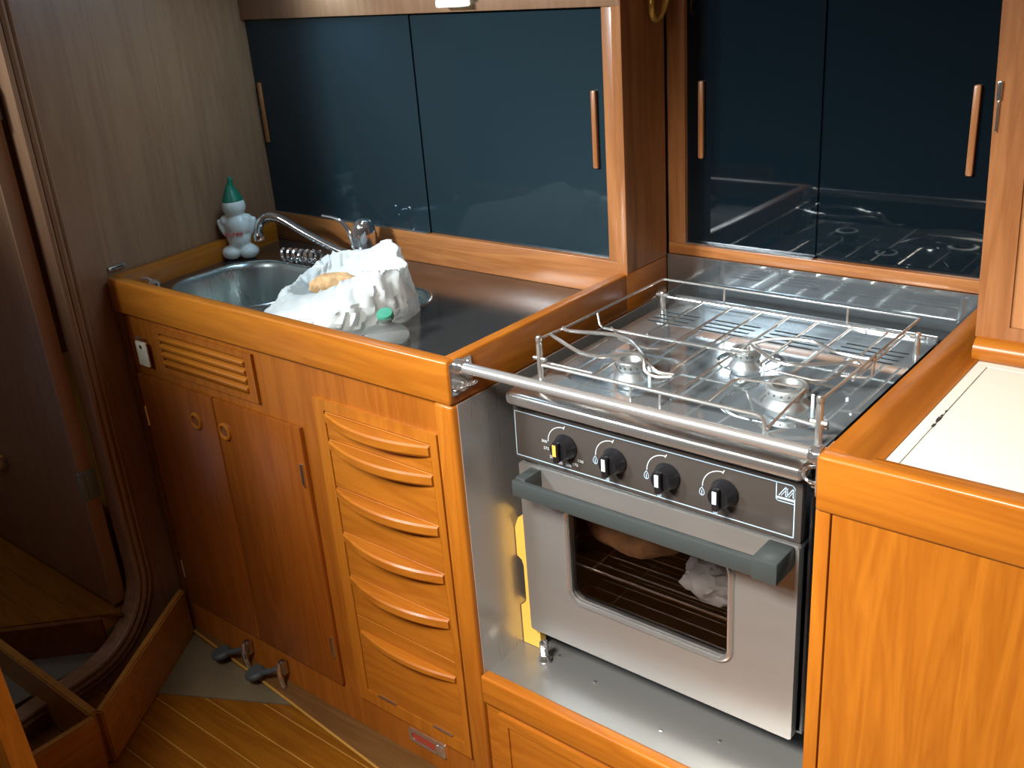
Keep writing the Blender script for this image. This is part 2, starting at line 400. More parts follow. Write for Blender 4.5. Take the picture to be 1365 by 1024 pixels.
fd = obj('drop_flap', box(B(), -.2915, -.0555, .0045, .0115, -.7065, zs[5], .0008, 1), WX, cab)
pull(-.570, -.284, -.057, .015, .016, fd)
for hx in (-.240, -.103):
    obj('hinge', box(B(), hx-.023, hx+.023, .001, .0045, -.7075, -.704, .0008, 1), DULL, fd)
# flush latch plate low on the cabinet
t = obj('latch_plate', plate(B(), rrect(-.197, -.109, -.777, -.748, .003, 3), [rrect(-.190, -.116, -.771, -.754, .007, 5)[::-1]], lambda a, c: Vector((a, .0065, c)), lambda a, c: Vector((a, .0098, c))), CHROME, cab, label='chrome flush latch plate with a red inset')
obj('red_inset', box(B(), -.189, -.117, .0072, .0097, -.770, -.755), STONE, t)
obj('thumb_bolt', box(B(), -.130, -.112, .004, .0072, -.773, -.753, .0015), CHROME, t)
obj('skirting', plate(B(), [(-.885, .0095), (-.885, .002), (-.60, -.020), (-.23, -.052), (-.02, -.072), (-.02, .0095)], [], lambda a, c: Vector((a, c, ZF+.010)), lambda a, c: Vector((a, c, ZF+.0005))), WSK, cab, smooth=False)
tb = B(); tube(tb, [(-.885, .0, ZF+.009), (-.60, -.022, ZF+.009), (-.23, -.054, ZF+.009), (-.02, -.074, ZF+.009)], .0028, 6); obj('skirting_edge', tb, WPALE, cab)

# ivory plate hanging at the left top of the cabinet
t = thing('latch_tag', 'small ivory plate hung under the counter rail beside the louvres', 'tag', (-.818, .003, -.17))
obj('plate', box(B(), -.838, -.800, .000, .0035, -.168, -.118, .003, 2), IVORY, t)
q = B(); tube(q, [(-.829, .004, -.114), (-.827, -.001, -.108), (-.811, -.001, -.108), (-.809, .004, -.114)], .0018, 6); obj('hanger', q, DULL, t)
q = B(); lathe(q, (-.819, -.0002, -.128), [(.0001, 0), (.004, 0), (.004, .0008), (.0001, .0008)], 14, (0, -1, 0)); obj('screw', q, DULL, t)

# foot pumps
for i, (x, lab) in enumerate(((-.70, 'left foot pump pedal with dark rubber pad at the cabinet base'), (-.585, 'right foot pump pedal with dark rubber pad at the cabinet base'))):
    t = thing('foot_pump', lab, 'foot pump', (x, -.02, ZF), group='foot pumps on the skirting')
    q = B(); lathe(q, (x-.020, -.030, -.790), [(.001, -.007), (.017, -.007), (.021, -.002), (.021, .003), (.017, .008), (.001, .009)], 24, (-.15, -.1, 1)); obj('pad', q, RUBBER, t)
    q = B(); tube(q, [(x-.018, -.030, -.790), (x+.008, -.016, -.782), (x+.038, .002, -.770)], [.006, .006, .005], 8); obj('arm', q, RUBBER, t)
    q = B(); box(q, x+.030, x+.044, -.006, .008, -.785, -.752, .003); obj('lever', q, DULL, t)
    q = B(); tube(q, catmull([(x+.037, -.010, -.754), (x+.040, -.014, -.775), (x+.046, -.012, -.808)], 4), .0045, 8); obj('spring_rod', q, CHROME, t)

# ------------------------------------------------------------------ sink counter, bowls
ZK = -.042
def bowl(hx0, hx1, hy0, hy1, rr, depth, par):
    q = B(); lv = [(0, 0, 0), (.002, -.002, 0), (.006, -.012, 0), (.012, -depth*.55, 0), (.018, -depth+.022, 0), (.028, -depth+.006, 0), (.05, -depth, 0)]
    rings = []
    for ins, dz, _ in lv:
        rings.append([q.verts.new((a, c, ZK+dz)) for a, c in rrect(hx0+ins, hx1-ins, hy0+ins, hy1-ins, max(.01, rr-ins*.5), 8)])
    for i in range(len(rings)-1):
        n = len(rings[i])
        for k in range(n): q.faces.new((rings[i][k], rings[i][(k+1) % n], rings[i+1][(k+1) % n], rings[i+1][k]))
    q.faces.new(rings[-1])
    b_ = obj('basin', q, SBOWL, par, angle=60)
    cx, cy = (hx0+hx1)/2, (hy0+hy1)/2
    dq = B(); lathe(dq, (cx, cy, ZK-depth+.0005), [(.001, -.001), (.018, -.001), (.022, .0015), (.028, .0022), (.030, 0)], 24); obj('drain', dq, CHROME, b_)
    rm = B(); tube(rm, [(a, c, ZK+.0006) for a, c in rrect(hx0-.001, hx1+.001, hy0-.001, hy1+.001, rr, 10)], .0022, 6, closed=True); obj('rim', rm, ALU, b_)
    return b_
H1 = (-.862, -.560, .080, .325, .085); H2 = (-.515, -.300, .080, .325, .075)
top = thing('sink_counter', 'sunken stainless counter with two round-cornered sink bowls', 'counter', (-.45, .22, ZK))
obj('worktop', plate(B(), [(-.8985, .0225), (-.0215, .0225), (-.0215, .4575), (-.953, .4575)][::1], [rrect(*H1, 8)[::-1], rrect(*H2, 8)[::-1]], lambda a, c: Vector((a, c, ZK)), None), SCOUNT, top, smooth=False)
bowl(*H1, .155, top); bowl(*H2, .14, top)

# ------------------------------------------------------------------ glazed lockers
def locker(xa, xb, yf, z0, z1, par_name, label, pulls, split, stl, top_z, right_end, xdepth):
    t = thing(par_name, label, 'cabinet', ((xa+xb)/2, yf+.05, z0-.03))
    obj('bottom_rail', box(B(), xa, xb, yf, yf+.028, z0-.020 if xa > -.5 else ZK, z0, .0015), UX, t)
    obj('header_rail', box(B(), xa, xb, yf-.002, yf+.026, top_z, top_z+.05, .002), WBULK, t)
    obj('head_board', box(B(), xa, xb, yf+.004, yf+.020, top_z+.05, ZC), UX, t, smooth=False)
    for (a, c) in stl: obj('stile', box(B(), a, c, yf, yf+.024, z0, top_z, .0015), UZ, t)
    a, c = xa+.0, xb-.0
    for j, (p0, p1, dy, px) in enumerate(((a+.002, split+.02, .0095, pulls[0]), (split-.02, c-.002, .0128, pulls[1]))):
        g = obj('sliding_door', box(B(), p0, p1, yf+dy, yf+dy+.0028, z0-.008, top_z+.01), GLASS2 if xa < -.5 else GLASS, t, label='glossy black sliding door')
        zc = .238
        q = B(); box(q, px-.0052, px+.0052, yf+dy-.007, yf+dy+.0003, zc-.064, zc+.064, .003, 2); obj('finger_pull', q, UZ, g)
    q = box(B(), a+.004, split+.02, yf+.001, yf+.0085, z0, z0+.0035); obj('track', q, ALU, t)
    return t
lk = locker(-.958, -.001, .4585, .0195, .43, 'glazed_locker', 'wide locker with glossy black sliding doors above the sink', (-.938, -.063), -.49, [(-.037, -.001)], .43, True, .13)
obj('end_panel', box(B(), -.001-.02, 0, .470, .585, .001, ZC), UZ, lk, smooth=False)
obj('end_edge', box(B(), -.018, .0004, .4575, .4865, .0005, ZC, .0015), UZ, lk)
lk2 = locker(.0005, .600, .5915, .0235, .46, 'glazed_locker', 'narrower locker with glossy black sliding doors above the stove', (.0625, .4955), .25, [(.0008, .0345), (.5275, .60)], .46, True, .1)

# ------------------------------------------------------------------ corner locker on the right
t = thing('corner_locker', 'pale teak locker standing on the cream worktop at the right edge', 'cabinet', (.9, .5, -.018))
YK = .396
q = B(); plate(q, [(.5815, .012), (1.6, .012), (1.6, ZC-.002), (.552, ZC-.002)], [[(.6215, .030), (.595, ZC-.06), (1.56, ZC-.06), (1.56, .030)]], lambda a, c: Vector((a, YK, c)), lambda a, c: Vector((a, YK+.02, c)))
obj('frame', q, UZ, t, smooth=False)
obj('door_panel', box(B(), .590, 1.57, YK+.0035, YK+.012, .02, ZC-.05), WPANEL, t, smooth=False)
q = B()
pf = [(.00, -.0175), (-.010, -.0175), (-.016, -.012), (-.018, -.004), (-.016, .004), (-.010, .010), (0, .013)]
for i in range(len(pf)): pass
rows = [[q.verts.new((xx, YK+a, c)) for a, c in pf] for xx in (.584, 1.6)]
for k in range(len(pf)): q.faces.new((rows[0][k], rows[0][(k+1) % len(pf)], rows[1][(k+1) % len(pf)], rows[1][k]))
q.faces.new(rows[0]); q.faces.new(rows[1][::-1])
obj('bottom_moulding', q, WX, t)
obj('side_panel', box(B(), .5925, .606, YK+.02, .588, .0255, .50), UZ, t, smooth=False)
q = B(); box(q, .575, .581, YK-.004, YK, .312, .335, .0015); box(q, .577, .580, YK-.003, YK, .275, .312, .001); obj('chrome_hinge', q, CHROME, t, label='chrome hinge')

# ------------------------------------------------------------------ stove recess liner
ZB = -.542
ln = thing('stove_recess', 'stainless lined recess that holds the gimballed cooker', 'recess', (.27, .3, ZB))
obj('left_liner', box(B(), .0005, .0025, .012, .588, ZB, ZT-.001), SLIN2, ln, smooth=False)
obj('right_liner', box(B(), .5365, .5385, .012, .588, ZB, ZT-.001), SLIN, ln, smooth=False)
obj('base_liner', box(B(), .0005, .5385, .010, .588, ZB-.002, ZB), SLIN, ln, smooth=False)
obj('backsplash', box(B(), .001, .539, .5865, .5895, ZB, .0035), SBACK, ln, smooth=False)
obj('base_rail', box(B(), .0015, .5385, .0005, .022, -.592, ZB+.0035, .005, 3), WX, ln)
obj('base_panel', box(B(), .0015, .5385, .010, .024, ZF, -.590), WX, ln, smooth=False)
q = plate(B(), [(.030, -.812), (.515, -.812), (.515, -.604), (.030, -.604)], [[(.050, -.795), (.050, -.622), (.495, -.622), (.495, -.795)]], lambda a, c: Vector((a, .0035, c)), lambda a, c: Vector((a, .010, c)))
dd = obj('hatch_door', q, WX, ln, smooth=False)
obj('inset_panel', box(B(), .050, .495, .0065, .0098, -.795, -.622), WX, dd, smooth=False)
for xx, yy in ((.075, .115), (.16, .095), (.30, .06), (.38, .09)):
    q = B(); lathe(q, (xx, yy, ZB), [(.0035, 0), (.003, .0012), (.0003, .0018)], 12); obj('rivet', q, CHROME, ln)

# ------------------------------------------------------------------ right counter
rc = thing('icebox_counter', 'teak counter with a raised rail around a cream laminate worktop on the right', 'counter', (.95, .2, ZF))
obj('fiddle_rail', box(B(), .5395, 1.45, 0, .022, ZT, 0, .0045, 3), WX, rc)
q = B(); pf = [(.5395, ZT), (.5395, -.004), (.5425, 0), (.560, 0), (.566, -.003), (.578, -.013), (.586, -.0165), (.591, -.0175), (.591, ZT)]
rows = [[q.verts.new((a, yy, c)) for a, c in pf] for yy in (.0222, .5855)]
for k in range(len(pf)): q.faces.new((rows[0][k], rows[0][(k+1) % len(pf)], rows[1][(k+1) % len(pf)], rows[1][k]))
q.faces.new(rows[0]); q.faces.new(rows[1][::-1])
obj('fiddle_rail', q, WY, rc)
q = B(); pf = [(.0222, ZT), (.0222, -.001), (.030, -.002), (.040, -.010), (.048, -.0175), (.048, ZT)]
rows = [[q.verts.new((xx, a, c)) for a, c in pf] for xx in (.592, 1.45)]
for k in range(len(pf)): q.faces.new((rows[0][k], rows[0][(k+1) % len(pf)], rows[1][(k+1) % len(pf)], rows[1][k]))
q.faces.new(rows[0]); q.faces.new(rows[1][::-1])
obj('inner_rail', q, WX, rc)
WTOP = -.0185
obj('worktop', plate(B(), [(.5915, .0485), (1.45, .0485), (1.45, .395), (.5915, .395)], [[(.6055, .052), (.6055, .374), (1.42, .374), (1.42, .052)]], lambda a, c: Vector((a, c, WTOP)), lambda a, c: Vector((a, c, WTOP-.02))), CREAM, rc, smooth=False)
lid = obj('icebox_lid', box(B(), .6068, 1.4185, .0533, .3727, WTOP-.02, WTOP, .0008, 1), CREAM, rc)
for (xx, yy, s_) in ((.6055, .190, .0035), (.6058, .183, .0022), (.6055, .200, .002), (.606, .170, .0028), (.6055, .215, .0015)):
    obj('chip', box(B(), xx-s_*.6, xx+s_*.7, yy-s_*1.6, yy+s_*1.6, WTOP, WTOP+.0003, 0), CHIP, rc)
obj('stile', box(B(), .5395, .5565, .003, .026, ZF, ZT-.0005, .0015), WZ, rc)
obj('front_panel', box(B(), .5580, 1.45, .0045, .024, ZF, ZT-.0005, .001, 1), WZ, rc)
obj('side_panel', box(B(), .5395, .5565, .026, .585, ZF, ZT), WY, rc, smooth=False)

# ------------------------------------------------------------------ grab rail
t = thing('grab_rail', 'polished stainless grab rail across the front of the cooker', 'rail', (.27, .02, -.03))
q = B(); tube(q, [(.006, .020, -.0115), (.5335, .020, -.0105)], .0080, 16); obj('bar', q, BAR, t)
for x_, sg in ((0, 1), (.5395, -1)):
    q = B(); a, c = sorted((x_+sg*.0003, x_+sg*.0025)); box(q, a, c, .004, .050, -.054, -.004, .001, 1)
    br = obj('bracket', q, CHROME, t)
    q = B(); lathe(q, (x_+sg*.002, .020, -.011), [(.0115, 0), (.0115, .004), (.0095, .013), (.0075, .015)], 20, (sg, 0, 0)); obj('socket', q, CHROME, br)
    q = B(); pts = [(x_+sg*(.013-.011*math.cos(a*math.pi/10)), .027+.016*math.sin(a*math.pi/10), -.040-.004*math.cos(a*math.pi/10)) for a in range(20)]
    tube(q, pts, .0022, 8, closed=True); obj('ring', q, CHROME, br)
    for (yy, zz) in ((.011, -.047), (.043, -.012)):
        q = B(); lathe(q, (x_+sg*.0025, yy, zz), [(.0036, 0), (.003, .0013), (.0003, .0017)], 12, (sg, 0, 0)); obj('screw', q, CHROME, br)

# ------------------------------------------------------------------ cooker
HZ = -.0195; YS = .0215
XF = (1.08, (-.0739, .0743, -.0409))   # the cooker hangs back and low in its recess
ck = thing('gas_cooker', 'stainless gimballed gas cooker with three burners, black fascia and windowed oven', 'stove', (.31, .2, ZB+.02))
slots = []
for (a, c) in ((.128, .190), (.212, .290), (.312, .396), (.420, .508)):
    for yy in (.327, .342, .357, .372): slots.append(rrect(a-(.372-yy)*.12, c-(.372-yy)*.12, yy-.0028, yy+.0028, .0026, 2)[::-1])
burn = [(.222, .128, .060, 1.0), (.335, .236, .058, .95), (.435, .150, .062, 1.22)]
wells = [rrect(.135, .278, .070, .205, .04, 6)[::-1], circ(.335, .250, .046)[::-1], rrect(.362, .500, .078, .225, .045, 6)[::-1]]
hob = obj('hob_top', plate(B(), [(.108, .004), (.524, .004), (.524, .436), (.108, .436)], slots+wells, lambda a, c: Vector((a, c, HZ)), lambda a, c: Vector((a, c, HZ-.0012))), SHOB, ck, smooth=False)
def inset(loop, d_):
    cx = sum(p[0] for p in loop)/len(loop); cy = sum(p[1] for p in loop)/len(loop)
    L = max(math.hypot(p[0]-cx, p[1]-cy) for p in loop)
    return [(cx+(p[0]-cx)*(1-d_/L), cy+(p[1]-cy)*(1-d_/L)) for p in loop]
for lp in wells:
    q = B(); rr = [[q.verts.new((a, c, HZ+dz)) for a, c in inset(lp, i_)] for i_, dz in ((0, 0), (.002, -.0008), (.005, -.0018), (.009, -.002))]
    for i in range(3):
        n = len(rr[i])
        for k in range(n): q.faces.new((rr[i][k], rr[i][(k+1) % n], rr[i+1][(k+1) % n], rr[i+1][k]))
    q.faces.new(rr[-1]); obj('burner_well', q, SHOB, ck, smooth=False)
obj('front_lip', box(B(), .106, .526, -.0045, .024, -.0375, HZ+.0006, .0065, 3), STRIM, ck)
obj('rear_lip', box(B(), .108, .524, .430, .440, -.034, -.0125, .002), SHOB, ck)
bd = B(); box(bd, .106, .515, .030, .44, -.430, -.030, .003); obj('body', plate(B(), [(0,0),(.001,0),(0,.001)], [], lambda a, c: Vector((.3+a, .42+c, -.1)), None), BLACK, ck)
bd.free()
q = B()   # oven carcass: open fronted box
box(q, .106, .109, .036, .44, -.412, -.030); box(q, .520, .523, .036, .44, -.412, -.030); box(q, .106, .523, .437, .44, -.412, -.030)
box(q, .106, .523, .036, .44, -.415, -.412); box(q, .109, .520, .026, .437, -.135, -.131)
obj('carcass', q, BLACK, ck, smooth=False)
q = B(); box(q, .126, .129, .040, .40, -.405, -.150); box(q, .485, .488, .040, .40, -.405, -.150); box(q, .126, .488, .397, .40, -.405, -.150)
box(q, .126, .488, .040, .40, -.408, -.405); box(q, .126, .488, .040, .40, -.150, -.147)
obj('oven_cavity', q, OVENIN, ck, smooth=False)
# fascia
fa = obj('control_fascia', box(B(), .097, .5165, YS, .034, -.1305, -.042, .002), PANEL, ck)
FY = YS-.0003
def line(pts, wd, par=fa, mt=INK, name='printed_line'):
    q = B()
    for i in range(len(pts)-1):
        a = Vector(pts[i]); c = Vector(pts[i+1]); d_ = (c-a).normalized(); nn = Vector((-d_.y, d_.x))*wd/2; a = a-d_*wd/3; c = c+d_*wd/3
        vs = [q.verts.new((p_.x, FY, p_.y)) for p_ in (a+nn, c+nn, c-nn, a-nn)]; q.faces.new(vs)
        vs2 = [q.verts.new((p_.x, FY+.0002, p_.y)) for p_ in (a+nn, c+nn, c-nn, a-nn)]
        for k in range(4): q.faces.new((vs[k], vs[(k+1) % 4], vs2[(k+1) % 4], vs2[k]))
    return obj(name, q, mt, par, smooth=False)
fx0, fx1, fz0, fz1 = .0995, .5075, -.1245, -.0575
line([(fx0, fz0), (fx0+.001, fz1), (fx1-.003, fz1), (fx1, fz1-.003), (fx1, fz0), (fx0, fz0)], .0012)
line([(.485, fz1), (.485, -.079), (.487, -.081), (.5065, -.081)], .0011)
for dx in (0, .009):
    line([(.4885+dx, -.0735), (.4965+dx, -.0615), (.4965+dx, -.0735)], .0011, name='emblem')
    line([(.4912+dx, -.0735), (.4985+dx, -.0625), (.4985+dx, -.0735)], .0008, name='emblem')
line([(.4868, -.0768), (.5058, -.0768)], .0028, name='emblem')
dials = [.182, .2595, .3375, .416]
for i, dx in enumerate(dials):
    cz = -.0905
    arc = [(dx+.026*math.cos(math.radians(a)), cz+.026*math.sin(math.radians(a))) for a in range(88, 181, 7)]
    line(arc, .0012, mt=WINK, name='dial_arc')
    line([(dx+.0028, cz+.0285), (dx+.001, cz+.0245)], .0012, mt=WINK, name='dial_arc')
    kn = B(); lathe(kn, (dx+.004, YS, cz), [(.0002, 0), (.0172, 0), (.0182, .002), (.0172, .005), (.0156, .007), (.0145, .016), (.0132, .0185), (.0002, .0185)], 36, (0, -1, 0))
    kb = obj('knob', kn, BLACK, ck)
    gr = B(); box(gr, dx+.004-.0042, dx+.004+.0042, YS-.0265, YS-.018, cz-.0145, cz+.0145, .0022, 2); obj('grip', gr, BLACK, kb)
    pt = B(); box(pt, dx+.004-.0028, dx+.004+.0028, YS-.0270, YS-.0262, cz-.004, cz+.0125, .0002, 1); obj('pointer', pt, PORANGE if i == 0 else PWHITE, kb)
    if i == 0:
        for a, s in ((183, '300'), (204, '275'), (232, '250'), (256, '225'), (281, '200'), (303, '175'), (325, '150')):
            text(s, (dx+.0325*math.cos(math.radians(a)), FY-.0002, cz+.0285*math.sin(math.radians(a))), .0056, WINK, fa, name='lettering', th=.0001, sx=1.15)
    else:
        for (fx, fz, s_) in ((dx-.0268, cz-.0075, 1.3), (dx-.0085, cz-.0295, .95)):
            fm = [(fx+s_*a, fz+s_*c) for a, c in ((0, .0045), (.0022, .001), (.0026, -.002), (.001, -.0042), (-.001, -.0042), (-.0026, -.002), (-.0022, .001), (0, .0045))]
            line(fm, .0009, mt=INK, name='flame_mark'); line([(fx, fz+.001*s_), (fx, fz-.0035*s_)], .0010, mt=INK, name='flame_mark')
# oven door
win = rrect(.181, .428, -.334, -.184, .018, 6)
dz = plate(B(), rrect(.1005, .5155, -.4185, -.1365, .004, 3), [win[::-1]], lambda a, c: Vector((a, YS, c)), lambda a, c: Vector((a, YS+.014, c)))
do = obj('oven_door', dz, SDOOR, ck, smooth=False)
tb = B(); tube(tb, [(a, YS-.0005, c) for a, c in rrect(.179, .430, -.336, -.182, .020, 8)], .0042, 8, closed=True); obj('window_bezel', tb, STRIM, do)
obj('window_glass', box(B(), .178, .431, YS+.006, YS+.0085, -.337, -.180), OGLASS, do, smooth=False)
hn = B(); box(hn, .1225, .510, -.0230, -.0135, -.1635, -.139, .003, 2); h_ = obj('handle', hn, GREYH, do)
obj('handle_bracket', box(B(), .1225, .140, -.014, YS, -.163, -.138, .002), GREYH, h_)
obj('handle_bracket', box(B(), .478, .5105, -.0255, YS, -.1645, -.1345, .003), GREYH, h_)
# oven racks
def rack(z):
    q = B(); tube(q, [(.133, .045, z), (.482, .045, z), (.482, .385, z), (.133, .385, z)], .0022, 6, closed=True)
    for i in range(14):
        yy = .062+i*.024; tube(q, [(.133, yy, z+.001), (.482, yy, z+.001)], .0013, 5)
    for xx in (.20, .41): tube(q, [(xx, .045, z-.002), (xx, .385, z-.002)], .0016, 5)
    return obj('oven_rack', q, WIRE, ck)
rack(-.290); rack(-.375)
q = B(); 
tube(q, [(.0705, .23, -.21), (.107, .23, -.21)], .010, 16); tube(q, [(.522, .23, -.21), (.5655, .23, -.21)], .010, 16)
obj('gimbal_pin', q, DULL, ck)
q = B(); lathe(q, (.5245, .03, -.052), [(.0065, 0), (.0065, .006), (.004, .009)], 16, (1, 0, 0)); obj('fascia_pin', q, CHROME, ck)
# burners
for i, (bx, by, _, k) in enumerate(burn):
    z0 = HZ-.002
    q = B(); lathe(q, (bx, by, z0), [(.024*k, 0), (.0235*k, .002), (.019*k, .008), (.0185*k, .013)], 32)
    bb = obj('burner', q, CASTAL, ck, angle=50)
    q = B(); lathe(q, (bx, by, z0+.013), [(.0185*k, 0), (.0215*k, .001), (.0218*k, .010), (.0200*k, .0125), (.0150*k, .0128), (.0125*k, .009), (.0105*k, .004), (.0002, .003)], 40)
    obj('burner_ring', q, CASTAL, bb, angle=50)
    for a in range(18):
        th = 2*math.pi*a/18; cx, cy = bx+.0217*k*math.cos(th), by+.0217*k*math.sin(th)
        if th > math.pi or i == 0:
            q = B(); box(q, cx-.0011, cx+.0011, cy-.0011, cy+.0011, z0+.018, z0+.0205); obj('flame_port', q, DARKAL, bb, smooth=False)
    q = B(); tube(q, [(bx+.027*k, by+.002, z0), (bx+.027*k, by+.002, z0+.018)], .0022, 8); obj('igniter', q, PWHITE, bb)
# pan support
gt = thing('pan_support', 'stainless wire pan rack with corner posts and pot clamps over the burners', 'pan rack', (.316, .22, HZ))
px0, px1, py0, py1 = .118, .5145, .062, .378
for (xx, yy, tz) in ((px0, py0, .0405), (px1, py0, .0405), (px0, py1, .0105), (px1, py1, .0105)):
    q = B(); lathe(q, (xx, yy, HZ), [(.0048, 0), (.0042, .002), (.0042, tz-HZ-.012), (.0030, tz-HZ-.010), (.0030, tz-HZ-.009), (.0044, tz-HZ-.008), (.0044, tz-HZ-.002), (.003, tz-HZ)], 16)
    p_ = obj('post', q, WIRE, gt)
    q = B(); tube(q, [(xx-.010, yy, tz-.033 if yy < .1 else tz-.006), (xx+.010, yy, tz-.033 if yy < .1 else tz-.006)], .003, 10); obj('collar', q, WIRE, p_)
W = .0018
def wire(pts, smooth=None, rr=W, name='wire'):
    q = B(); pts2 = catmull(pts, smooth) if smooth else [Vector(p) for p in pts]; tube(q, pts2, rr, 8); return obj(name, q, WIRE, gt)
zU = .030
wire([(px0, py0, .036), (px0, .12, .033), (px0, py1, zU), (px0+.004, py1+.003, zU), (px1-.004, py1+.003, zU), (px1, py1, zU), (px1, .12, .033), (px1, py0, .034)], name='rail')
for xx in (.225, .416): wire([(xx, py1+.003, zU), (xx, py1+.001, .002)], name='dropper')
wire([(px0, py1, .003), (px1, py1, .003)], name='rail')
wire([(px0, py0, -.001), (.438, py0, -.001), (.445, py0, -.003), (.448, py0, -.008), (.449, py0, HZ)], name='rail', rr=.0026)
wire([(px0, py0+.006, .001), (.20, py0+.006, .001)], name='rail', rr=.0018)
wire([(.470, py0+.012, -.001), (px1+.008, py0+.006, -.001)], name='rail', rr=.0026)
for xx in (.262, .306): wire([(xx, py0+.002, .0), (xx, py0+.001, HZ)], name='dropper')
zb = .0035
# fore-and-aft bars
wire([(.190, py1, zb), (.190, .235, zb), (.190, .218, zb)], name='bar')
wire([(.240, py1, zb), (.240, .195, zb), (.234, .178, zb), (.222, .172, zb), (.165, .184, zb), (.150, .200, zb), (.132, .214, zb+.002)], name='bar')
wire([(.287, py1, zb), (.287, .138, zb), (.287, .120, zb-.004)], name='bar')
wire([(.331, py1, zb), (.327, py0, zb-.003)], name='bar')
wire([(.376, py1, zb), (.376, .195, zb), (.382, .184, zb), (.455, .178, zb), (.470, .184, zb), (.474, .205, zb), (.474, py1, zb)], name='bar')
wire([(.425, py1, zb), (.425, .180, zb)], name='bar')
wire([(.372, py0, -.001), (.372, .128, zb), (.377, .138, zb), (.452, .152, zb), (.459, .146, zb), (.452, py0, -.016)], name='bar')
wire([(.497, py1, zb), (.497, .20, zb)], name='bar')
wire([(.150, py0, 0), (.150, .175, zb)], name='bar'); wire([(.205, py0, 0), (.205, .176, zb)], name='bar')
# athwart bar with hooked ends
wire([(px0, .200, .031), (px0+.001, .203, .012), (px0+.006, .206, .006), (px0+.02, .208, .005), (.335, .214, .004), (.350, .212, .004), (.352, .214, .016)], name='cross_bar')
wire([(.305, .222, .006), (.338, .222, .006), (.345, .222, .008), (.346, .222, .016)], name='cross_bar')
wire([(px1, .222, .031), (px1, .218, .008), (.508, .214, .004), (.480, .206, .004)], name='cross_bar')
# pot clamps
wire([(.1185, .086, .036), (.127, .086, .032), (.187, .061, .030), (.219, .067, .028), (.250, .090, .030), (.268, .086, .028), (.276, .078, .016), (.290, .080, .010), (.310, .086, .012)], 5, name='pot_clamp', rr=.0026)
wire([(.1185, .117, .035), (.130, .116, .032), (.186, .136, .030), (.219, .131, .029), (.255, .105, .026), (.275, .092, .018), (.288, .090, .012), (.310, .092, .012)], 5, name='pot_clamp', rr=.0026)
wire([(.352, .218, .018), (.385, .175, .030), (.419, .153, .030), (.447, .155, .030), (.497, .193, .030), (.510, .189, .031)], 5, name='pot_clamp', rr=.0024)
wire([(.352, .222, .018), (.385, .225, .030), (.43, .235, .030), (.47, .215, .030), (.5135, .210, .031)], 5, name='pot_clamp', rr=.0024)

# things in the oven
t = B(); ellipsoid(t, (.225, .125, -.2535), (.082, .055, .034))
for v in t.verts: v.co += v.normal*.006*noise.noise(v.co*30) if v.normal.length else Vector()
obj('bread_loaf', t, PAPER, None, label='round brown loaf on the upper oven rack, left behind the oven glass', cat='bread')
t = B(); bmesh.ops.create_icosphere(t, subdivisions=4, radius=1)
for v in t.verts:
    n = v.co.copy(); q = Vector((n.x*.050, n.y*.034, n.z*.030)); q *= 1+.28*noise.noise(n*2.2)+.16*noise.noise(n*5+Vector((3, 1, 2))); q.z = max(q.z, -.024)
    v.co = q+Vector((.385, .080, -.262))
obj('wrapped_packet', t, FOIL, None, label='crumpled white wrapped packet on the oven rack, right behind the oven glass', cat='packet')

XF = None
# latch springs under the cooker
for xx in (.062,):
    q = B(); pts = [(xx+.0060*math.cos(a*.9), .093+.0060*math.sin(a*.9), -.5055-.0005*a) for a in range(0, 64)]
    tube(q, [(xx, .093, -.502)]+pts, .0018, 6); s_ = obj('latch_spring', q, CHROME, ck)
    q = B(); lathe(q, (xx, .093, ZB), [(.011, 0), (.012, .004), (.009, .010), (.005, .014), (.003, .03)], 18); obj('latch_foot', q, CHROME, s_)
# yellow board beside the cooker
brd = [(.004, ZB+.001), (.040, ZB+.001), (.040, -.29), (.030, -.29), (.012, -.300), (.004, -.320), (.004, -.372), (.013, -.378), (.016, -.388), (.016, -.452), (.013, -.462), (.004, -.468)]
obj('chopping_board', plate(B(), brd, [], lambda a, c: Vector((a, .112, c)), lambda a, c: Vector((a, .126, c))), YEL, None, smooth=False, label='yellow plastic board with a notched edge standing between cooker and liner', cat='board')

# ------------------------------------------------------------------ tap
t = thing('mixer_tap', 'chrome mixer tap with a long swan spout and loop lever behind the sink', 'tap', (-.60, .41, ZK))
q = B(); lathe(q, (-.600, .410, ZK), [(.030, 0), (.030, .004), (.026, .008), (.0235, .012), (.0235, .030), (.025, .034), (.0245, .060), (.0225, .072), (.019, .084), (.012, .090), (.0003, .092)], 32); obj('body', q, CHROME, t)
q = B(); tube(q, catmull([(-.612, .403, -.028), (-.66, .389, -.019), (-.73, .370, .012), (-.785, .357, .040), (-.806, .352, .0465), (-.828, .347, .046), (-.846, .343, .034), (-.855, .341, .016), (-.857, .341, .006)], 6), .0085, 14); sp = obj('spout', q, CHROME, t)
q = B(); lathe(q, (-.857, .341, -.007), [(.009, 0), (.0125, .001), (.0125, .010), (.010, .015), (.0085, .018)], 20); obj('aerator', q, CHROME, sp)
q = B(); tube(q, catmull([(-.622, .400, -.02), (-.628, .398, .008), (-.634, .396, .028), (-.646, .392, .043), (-.662, .388, .050), (-.688, .380, .054)], 5), [.0048]*12+[.0048-.00016*i for i in range(14)], 10); obj('lever', q, CHROME, t)

